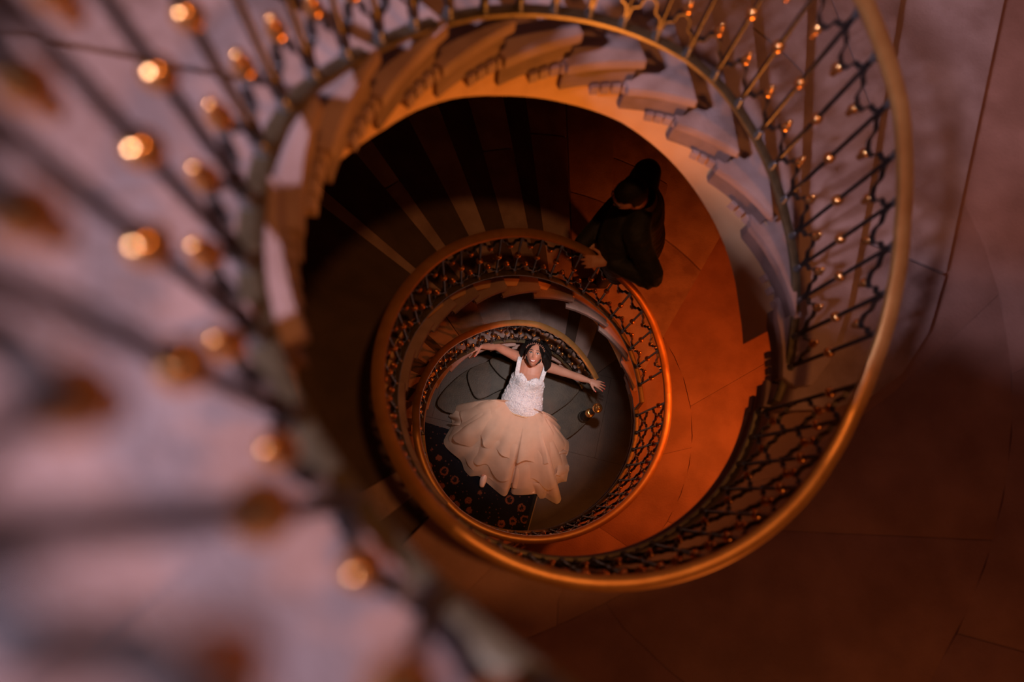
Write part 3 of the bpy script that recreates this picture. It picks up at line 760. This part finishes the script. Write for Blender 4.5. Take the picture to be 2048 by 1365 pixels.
def nails(tips, n=None):
    for p, d, nn, r in tips:
        x = d.cross(nn).normalized(); u = x.cross(d).normalized()
        if u.dot(nn) < 0: u = -u
        rm = Matrix((x, d, u)).transposed()
        V, F = ellipsoid(p + u * r * 0.55 + d * 0.004, (r * 0.75, r * 1.25, r * 0.35), 10, 6, rm); obj('fingernail', V, F, NAIL, bo, p, True)
nails(tipsR); nails(tipsL)
# hair: a parted cap and loose locks falling behind the head
hp = []
cap = ellipsoid((0, 0.012, -0.022), (0.088, 0.118, 0.100), 40, 28)
V2 = []
for v in cap[0]:
    x, y, z = v
    yh = 0.056 - 0.058 * (x / 0.072) ** 2 - (0.0 if abs(x) > 0.006 else -0.010)
    lim = 0.2 if y > yh else max(-0.010, 0.085 - (yh - y) * 9.0)
    z = min(z, lim) + 0.006 * mnoise.noise(Vector((x * 40, y * 40, z * 40)))
    if y > 0.06 and abs(x) < 0.004: z -= 0.004
    V2.append((x * HS, y * HS, z * HS))
hp.append(local(HM, (V2, cap[1])))
locks = [((0.075, 0.05, -0.05), (0.12, 0.02, -0.09), (0.15, -0.05, -0.13), (0.165, -0.11, -0.16)), ((-0.07, 0.06, -0.05), (-0.11, 0.05, -0.09), (-0.125, 0.0, -0.12), (-0.12, -0.05, -0.14)),
         ((0.04, 0.08, -0.07), (0.09, 0.09, -0.11), (0.13, 0.05, -0.14), (0.16, -0.01, -0.17)), ((-0.03, 0.09, -0.07), (-0.08, 0.10, -0.10), (-0.11, 0.07, -0.13), (-0.13, 0.01, -0.15)), ((0.0, 0.08, -0.08), (0.03, 0.12, -0.11), (0.08, 0.11, -0.14), (0.12, 0.06, -0.17)),
         ((0.09, 0.0, -0.03), (0.12, -0.03, -0.07), (0.14, -0.09, -0.10), (0.13, -0.14, -0.13))]
for L_ in locks:
    V, F = limb([(Vector(p) * HS, (0.034, 0.032, 0.026, 0.012)[i] * HS) for i, p in enumerate(L_)], seg=10)
    hp.append(local(HM, (V, F)))
fuse('hair', hp, HAIR, BR, 0.006, hd, 2)
# jewelled headband
hb = []
for k in range(25):
    a = PI * (0.10 + 0.80 * k / 24)
    c = Vector((0.090 * math.cos(a), 0.022 + 0.078 * math.sin(a), 0.062 - 0.075 * (math.cos(a)) ** 2)) * HS
    hb.append(local(HM, ellipsoid(c, (0.0052 * HS, 0.0052 * HS, 0.0045 * HS), 8, 6)))
    if k % 2 == 0:
        hb.append(local(HM, ellipsoid(c + Vector((0.004 * math.cos(a), 0.009, 0.003)) * HS, (0.0040 * HS, 0.0062 * HS, 0.003 * HS), 8, 6)))
V, F = join(*hb); tb = obj('headband', V, F, TIARA, BR, hd, True); tb['label'] = 'rose gold jewelled headband'
for s in (-1, 1):
    V, F = limb([(Vector((s * 0.078, -0.03, -0.008)) * HS, 0.004), (Vector((s * 0.079, -0.052, -0.004)) * HS, 0.0065)], seg=8)
    obj('earring', *local(HM, (V, F)), TIARA, BR, hd, True)
# bodice: a shell lofted round the torso with a scalloped sweetheart neckline
stations = [(0.0, 0.190, 0.150), (0.04, 0.205, 0.155), (0.11, 0.218, 0.152), (0.19, 0.205, 0.140), (0.27, 0.184, 0.126), (0.35, 0.176, 0.122), (0.42, 0.174, 0.116), (0.48, 0.168, 0.10)]
def bod_pt(h, th, extra=0.0):
    a = interp([(q[0], q[1]) for q in stations], h); b = interp([(q[0], q[2]) for q in stations], h)
    c = hip + axis * h
    x = math.cos(th) * (a + extra); y = math.sin(th) * (b + extra)
    if y > 0:
        for s in (-1, 1):
            y += 0.042 * math.exp(-((x - s * 0.078) / 0.058) ** 2 - ((h - 0.415) / 0.062) ** 2)
        y += 0.016 * math.exp(-(x / 0.12) ** 2 - ((h - 0.13) / 0.07) ** 2)
    return c + lat * x + upn * y
def top_h(th):
    c = math.cos(th); s = math.sin(th)
    front = 0.462 + 0.020 * math.exp(-((abs(c) - 0.45) / 0.18) ** 2) - 0.032 * math.exp(-(c / 0.14) ** 2)
    k = min(1.0, max(0.0, (s - 0.05) / 0.55)); k = k * k * (3 - 2 * k)
    return 0.40 + (front - 0.40) * k + 0.006 * math.sin(th * 46) * k
V, F = [], []; nth, nh = 120, 34
for i in range(nh + 1):
    for j in range(nth):
        th = 2 * PI * j / nth
        h = 0.02 + (top_h(th) - 0.02) * i / nh
        fold = 0.007 * max(0.0, math.sin(h * 75 + 3.2 * math.cos(th) + 1.2)) ** 2 * math.exp(-((h - 0.13) / 0.07) ** 2)
        p = bod_pt(h, th, 0.012 + fold)
        nz = 0.0035 * mnoise.noise(p * 55)
        V.append(tuple(p + upn * nz))
for i in range(nh):
    for j in range(nth):
        k = (j + 1) % nth
        F.append((i * nth + j, i * nth + k, (i + 1) * nth + k, (i + 1) * nth + j))
bd = obj('bodice', V, F, LACE, BR, chest, True); bd['label'] = 'white beaded lace bodice with scalloped neckline'
md = bd.modifiers.new('s', 'SOLIDIFY'); md.thickness = 0.006; md.offset = 0
# lace flowers raised on the bodice
lf = []
for k in range(170):
    th = random.uniform(0.12, PI - 0.12); h = random.uniform(0.06, 0.46)
    if h > top_h(th) - 0.01: continue
    p = bod_pt(h, th, 0.016); q = bod_pt(h, th, 0.03) - p; q.normalize()
    x = q.orthogonal().normalized(); y = q.cross(x)
    r = random.uniform(0.006, 0.012)
    for m_ in range(5):
        a = 2 * PI * m_ / 5 + k
        lf.append(ellipsoid(p + (x * math.cos(a) + y * math.sin(a)) * r, (r * 0.62, r * 0.62, 0.004), 6, 4, Matrix((x, y, q)).transposed()))
V, F = join(*lf); o = obj('lace_applique', V, F, LACE, bd, chest, True); o['kind'] = 'stuff'
# straps
for s, sh in ((-1, shR), (1, shL)):
    th = PI / 2 - s * 0.78
    a = bod_pt(top_h(th) - 0.03, th, 0.016)
    top = sh + lat * (-s) * 0.045 + upn * 0.070 + axis * 0.01
    back = sh + lat * (-s) * 0.05 - upn * 0.05
    pts = [a, a.lerp(top, 0.5) + upn * 0.022, top, back + axis * 0.03]
    V, F = limb([(p, 0.024, 0.007) for p in pts], lat=lat, seg=12, sub=6)
    V = [tuple(Vector(v) + upn * 0.004 * mnoise.noise(Vector(v) * 70)) for v in V]
    obj('shoulder_strap', V, F, LACE, bd, top, True)
V, F = [], []
path = []
for j in range(61):
    th = 2 * PI * j / 60; h = 0.035 + 0.012 * math.cos(th)
    p = bod_pt(h, th, 0.020); q = (bod_pt(h, th, 0.05) - p).normalized()
    path.append((p, axis, q))
V, F = sweep(path, [(-0.009, 0), (-0.008, 0.004), (0, 0.006), (0.008, 0.004), (0.009, 0)]); o = obj('beaded_belt', V, F, BEADS, BR, hip, True); o['label'] = 'golden beaded belt at the seam'
# skirt: three overlapping tiers of tulle flaring from the seam to the floor
OUT = [(-0.235, 0.36), (-0.55, 0.385), (-0.69, 0.357), (-0.722, 0.284), (-0.688, 0.15), (-0.785, -0.02), (-0.767, -0.097), (-0.60, -0.246), (-0.556, -0.354), (-0.49, -0.418), (-0.391, -0.419), (-0.297, -0.507), (-0.133, -0.63), (-0.085, -0.625), (-0.036, -0.55), (-0.018, -0.627), (0.17, -0.622), (0.28, -0.632), (0.465, -0.725), (0.522, -0.668), (0.469, -0.55), (0.562, -0.415), (0.577, -0.251), (0.619, -0.168), (0.616, -0.057), (0.538, -0.001), (0.552, 0.105), (0.456, 0.128), (0.508, 0.194), (0.36, 0.213)]
def closed_curve(pts, n):
    P = [Vector((x, y, 0)) for x, y in pts]; m = len(P); dense = []
    for i in range(m):
        p0, p1, p2, p3 = P[i - 1], P[i], P[(i + 1) % m], P[(i + 2) % m]
        for k in range(12):
            t = k / 12
            q = 0.5 * (2 * p1 + (p2 - p0) * t + (2 * p0 - 5 * p1 + 4 * p2 - p3) * t * t + (3 * p1 - p0 - 3 * p2 + p3) * t ** 3)
            dense.append(p1.lerp(p2, t).lerp(q, 0.65))
    Ls = [0]
    for i in range(len(dense)): Ls.append(Ls[-1] + (dense[(i + 1) % len(dense)] - dense[i]).length)
    out = []; j = 0
    for i in range(n):
        d = Ls[-1] * i / n
        while Ls[j + 1] < d: j += 1
        t = (d - Ls[j]) / max(1e-6, Ls[j + 1] - Ls[j]); out.append(dense[j].lerp(dense[(j + 1) % len(dense)], t))
    return out
seam_c = hip + axis * 0.035
def seam_pt(ang_, ex=0.014):
    return bod_pt(0.03, ang_, ex)
NS = 260
outl = closed_curve(OUT, NS)
def seam_for(q):
    dv = q - Vector((seam_c.x, seam_c.y, 0)); x = dv.dot(lat); ax2 = Vector((axis.x, axis.y, 0)); y = dv.dot(ax2)
    return math.atan2(-y, x)
def tier(name, scale_end, u0, zlift, folds, amp, m, seed, parent, nr=26, rim=0.02):
    V, F = [], []
    # smooth seam angles: blend by arc position so the sheet never tears
    A = []
    prev = None
    for q in outl:
        a = seam_for(q)
        if prev is not None:
            while a < prev - PI: a += 2 * PI
            while a > prev + PI: a -= 2 * PI
        A.append(a); prev = a
    for i, q in enumerate(outl):
        # the seam lies on a tilted ring; the far side tucks under the body
        th = A[i]
        sp = seam_pt(th if True else 0)
        base = Vector((seam_c.x, seam_c.y, seam_c.z)) + axis * 0.03 + (lat * math.cos(th) * 0.20 - Vector((axis.x, axis.y, 0)).normalized() * math.sin(th) * 0.05)
        base.z = seam_c.z + 0.10
        qq = Vector((seam_c.x, seam_c.y, 0)).lerp(q, scale_end * (1 + (0.006 if scale_end > 0.9 else 0.03) * math.sin(i * 0.29 + seed) + (0.0 if scale_end > 0.9 else 0.025 * math.sin(i * 0.13 + 2 * seed))))
        for k in range(nr + 1):
            u = u0 + (1 - u0) * k / nr
            p = base.lerp(Vector((qq.x, qq.y, 0.0)), u)
            ue = u * scale_end
            dome = (1 - ue ** 2.2) * (0.47 + 0.03 * math.sin(PI * ue)) + zlift * min(1.0, u * 3) 
            f = amp * u ** 1.5 * (math.sin(i * 2 * PI * folds / NS + seed + 1.3 * math.sin(u * 3 + seed)) * 0.6 + 0.7 * mnoise.noise(Vector((qq.x * 7 + seed, qq.y * 7, u * 3))))
            lump = 0.055 * u * (1 - 0.5 * u) * mnoise.noise(Vector((p.x * 3.1 + seed, p.y * 3.1 - seed, 0.3))) + 0.022 * u * mnoise.noise(Vector((p.x * 8 + seed, p.y * 8, 1.7)))
            z = max(0.022, dome + lump + f * (1 - 0.6 * u) + rim * (1 + math.sin(i * 2 * PI * folds / NS + seed)) * u ** 3)
            side = (q - outl[i - 1]).normalized()
            w = amp * 0.35 * u * math.sin(i * 2 * PI * folds / NS * 0.7 + seed * 2)
            V.append((p.x + side.x * w, p.y + side.y * w, z))
    n = nr + 1
    for i in range(NS):
        j = (i + 1) % NS
        for k in range(nr): F.append((i * n + k, j * n + k, j * n + k + 1, i * n + k + 1))
    o = obj(name, V, F, m, parent, (0, 0, 0), True)
    return o
sk = tier('underskirt', 0.93, 0.0, 0.0, 7, 0.012, TULLE2, 1.0, BR)
tier('ruffle_tier', 1.0, 0.0, 0.015, 12, 0.025, TULLE, 2.2, sk, rim=0.018)
tier('ruffle_tier', 0.84, 0.0, 0.035, 11, 0.03, TULLE, 4.0, sk, rim=0.028)
tier('ruffle_tier', 0.62, 0.0, 0.05, 9, 0.03, TULLE, 5.5, sk, rim=0.03)
# loose ruffles standing along the right hem and both hips
def ruffle(pts, h, seed):
    V, F = [], []; n = 26
    P = [Vector(p) for p in pts]
    for i in range(n + 1):
        t = i / n * (len(P) - 1); a = min(int(t), len(P) - 2); p = P[a].lerp(P[a + 1], t - a); d = (P[a + 1] - P[a]).normalized(); s = Vector((-d.y, d.x, 0))
        for k in range(7):
            v = k / 6
            V.append(tuple(p + s * (0.13 * v + 0.035 * v * math.sin(t * 5 + seed)) + Vector((0, 0, h * (1 - v ** 1.5) + 0.035 * v * math.sin(t * 6.5 + seed) + 0.02))))
    for i in range(n):
        for k in range(6): F.append((i * 7 + k, i * 7 + 7 + k, i * 7 + 8 + k, i * 7 + k + 1))
    obj('ruffle', V, F, TULLE, sk, P[0], True)
ruffle([(0.30, 0.15), (0.40, 0.06), (0.43, -0.05), (0.46, -0.18)][::-1] and [(0.46, -0.20, 0), (0.44, -0.08, 0), (0.38, 0.04, 0), (0.30, 0.14, 0)][::-1], 0.26, 0.5)
ruffle([(0.34, 0.10, 0), (0.46, -0.05, 0), (0.49, -0.22, 0), (0.45, -0.42, 0)], 0.20, 1.7)
ruffle([(0.42, -0.2, 0), (0.47, -0.38, 0), (0.36, -0.52, 0), (0.2, -0.5, 0)], 0.17, 3.1)
ruffle([(-0.60, 0.12, 0), (-0.58, 0.22, 0), (-0.42, 0.30, 0), (-0.25, 0.31, 0)], 0.20, 2.3)
# shoe peeping out at the hem
V, F = limb([(Vector((-0.325, -0.40, 0.055)), 0.032, 0.035), (Vector((-0.345, -0.47, 0.055)), 0.038, 0.036), (Vector((-0.358, -0.525, 0.048)), 0.030, 0.030)], lat=(1, 0, 0), seg=16); obj('shoe', V, F, SHOE, BR, (-0.34, -0.47, 0.03), True)
V, F = limb([(Vector((0.215, -0.42, 0.06)), 0.034, 0.036), (Vector((0.205, -0.52, 0.06)), 0.04, 0.038), (Vector((0.20, -0.60, 0.05)), 0.032, 0.03)], lat=(1, 0, 0), seg=16); obj('shoe', V, F, SHOE, BR, (0.2, -0.5, 0.03), True)

# ---------------- the man
ft = TOP - N2[2][2]
MA = thing('person', 'man in a black suit leaning over the middle railing with one hand on it', 'person', (0.62, 1.15, ft))
mhd = Vector((0.375, 1.065, 4.11)); mR = Vector((0.590, 1.385, 3.80)); mL = Vector((0.490, 0.955, 3.79))
mpel = Vector((0.70, 1.13, 3.26))
mlat = (mL - mR).normalized()
MHM = frame(mhd, (-0.42, -0.06, 0.90), (-0.85, -0.30, -0.42)); MS = 1.02
eL, wL = Vector((0.648, 0.745, 3.56)), Vector((0.360, 0.858, 3.55))
eR, wR = Vector((0.53, 1.37, 3.48)), Vector((0.275, 1.085, 3.46))
mid = (mR + mL) / 2
mb = []
mb.append(limb([(mpel, 0.155, 0.105), (mpel.lerp(mid, 0.35), 0.145, 0.10), (mpel.lerp(mid, 0.72), 0.165, 0.11), (mid - Vector((0, 0, 0.03)), 0.155, 0.085), (mid + Vector((-0.03, -0.01, 0.05)), 0.07, 0.06)], lat=mlat, seg=20))
for s in (mR, mL): mb.append(limb([(mid + Vector((0, 0, 0.0)), 0.06), (s, 0.062)], seg=12))
mb.append(limb([(mid + Vector((-0.02, 0, 0.03)), 0.062), (mhd + Vector((0.05, 0.01, -0.08)), 0.056)], seg=12))
for s, e, w_ in ((mL, eL, wL), (mR, eR, wR)): mb.append(limb([(s, 0.060), (s.lerp(e, 0.5), 0.052), (e, 0.042), (e.lerp(w_, 0.4), 0.042), (w_, 0.029)], seg=12))
hl, tl = hand(wL, (-0.96, 0.02, -0.12), (-0.1, -0.30, 0.95), 1, 0.45, 1.06, 0.6)
hr, tr = hand(wR, (0.15, -0.95, -0.25), (0, 0, 1), -1, 1.5, 1.0, 0.3)
mb += hl + hr
legs = []
for s, fx, fy in ((-1, 0.60, 1.32), (1, 0.53, 1.08)):
    h_ = mpel + mlat * 0.09 * s
    pts = [(h_, 0.095), (h_.lerp(Vector((fx, fy, ft + 0.48)), 0.5), 0.082), (Vector((fx + 0.02, fy, ft + 0.48)), 0.060), (Vector((fx + 0.03, fy, ft + 0.30)), 0.056), (Vector((fx + 0.03, fy, ft + 0.08)), 0.038)]
    legs.append(pts); mb.append(limb(pts, seg=12)); mb.append(limb([(Vector((fx + 0.05, fy, ft + 0.05)), 0.036), (Vector((fx - 0.12, fy, ft + 0.04)), 0.034)], seg=10))
mb += head_surface(MHM, MS)
mo = fuse('body', mb, SKIN_M, MA, 0.006, (0.62, 1.15, ft), 2)
# jacket with sleeves, hem and collar
jk = []
jk.append(limb([(mpel + Vector((0, 0, -0.14)), 0.205, 0.150), (mpel, 0.192, 0.140), (mpel.lerp(mid, 0.35), 0.180, 0.130), (mpel.lerp(mid, 0.72), 0.195, 0.140), (mid - Vector((0, 0, 0.02)), 0.185, 0.115), (mid + Vector((-0.02, 0, 0.045)), 0.095, 0.08)], lat=mlat, seg=28))
for s in (mR, mL): jk.append(limb([(mid + Vector((0, 0, 0.0)), 0.085), (s + Vector((0, 0, 0.005)), 0.088)], seg=14))
for s, e, w_ in ((mL, eL, wL), (mR, eR, wR)):
    we = e.lerp(w_, 0.90 if w_ is wL else 1.26)
    jk.append(limb([(s, 0.088), (s.lerp(e, 0.5), 0.078), (e, 0.076), (e.lerp(w_, 0.4), 0.074), (we, 0.056)], seg=14))
jk.append(limb([(mid + Vector((-0.10, -0.05, -0.10)), 0.16, 0.10), (mid.lerp(mpel, 0.5) + Vector((-0.19, -0.14, 0)), 0.19, 0.13), (mpel + Vector((-0.17, -0.12, -0.06)), 0.20, 0.12)], lat=mlat, seg=20))
J = fuse('jacket', jk, SUIT, MA, 0.009, mid, 4)
me = J.data
for v in me.vertices:                       # creases at elbow and back
    p = v.co + mid
    d = 0.006 * mnoise.noise(Vector((p.x * 9, p.y * 9, p.z * 26))) + 0.005 * math.sin(p.x * 95 + p.z * 60) * math.exp(-((p - eL).length / 0.11) ** 2)
    v.co += v.normal * d
path = []
nb_ = mid + Vector((-0.035, -0.005, 0.085))
for i in range(21):
    a = PI * (-0.80 + 1.60 * i / 20)
    x = math.cos(a) * 0.092; y = math.sin(a) * 0.085
    path.append((nb_ + Vector((0.85, 0.25, 0.1)) * x + Vector((-0.28, 0.95, 0)) * y, Vector((math.cos(a), math.sin(a), 0)), Vector((0, 0, 1))))
V, F = sweep(path, [(-0.010, -0.03), (0.0, 0.026), (0.010, 0.028), (0.034, -0.022), (0.028, -0.034)]); o = obj('collar', V, F, SHIRT, J, nb_); smooth_by_angle(o, 50)
fuse('trousers', [limb([(p, r + 0.016) for p, r in L_], seg=14) for L_ in legs], SUIT, MA, 0.010, mpel, 2)
for L_ in legs:
    f_ = L_[-1][0]
    V, F = limb([(Vector((f_.x + 0.03, f_.y, ft + 0.05)), 0.046, 0.045), (Vector((f_.x - 0.08, f_.y, ft + 0.045)), 0.048, 0.040), (Vector((f_.x - 0.19, f_.y, ft + 0.035)), 0.040, 0.030)], lat=(0, 1, 0), seg=14)
    obj('shoe', V, F, SHOE_D, MA, f_, True)
cap = ellipsoid((0, 0.016, -0.012), (0.083, 0.110, 0.103), 36, 24)
V2 = []
for v in cap[0]:
    x, y, z = v
    lim = 0.095 if y > 0.085 else (0.07 if y > 0.06 else 0.0)
    z = min(z, lim) + 0.004 * mnoise.noise(Vector((x * 60, y * 60, z * 60)))
    if y < -0.03: x *= 0.86; z = min(z, -0.03)
    V2.append((x * MS, y * MS, z * MS))
V, F = local(MHM, (V2, cap[1])); obj('hair', V, F, HAIR, MA, mhd, True)
for s in (-1, 1):
    V, F = local(MHM, ellipsoid((s * 0.031 * MS, 0.014 * MS, 0.073 * MS), (0.013, 0.007, 0.008), 12, 8)); obj('eye', V, F, EYEW, mo, mhd, True)
    brow = [((s * (0.014 + 0.042 * k / 6) * MS, (0.032 + 0.006 * math.sin(PI * (k + 1) / 8)) * MS, (0.088 - 0.016 * (k / 6) ** 2) * MS), 0.0045) for k in range(7)]
    V, F = limb(brow, seg=6, sub=2); obj('eyebrow', *local(MHM, (V, F)), BROW, mo, mhd, True)
V, F = local(MHM, ellipsoid((0, -0.060 * MS, 0.0825 * MS), (0.024, 0.008, 0.005), 14, 8)); obj('lips', V, F, LIP, mo, mhd, True)
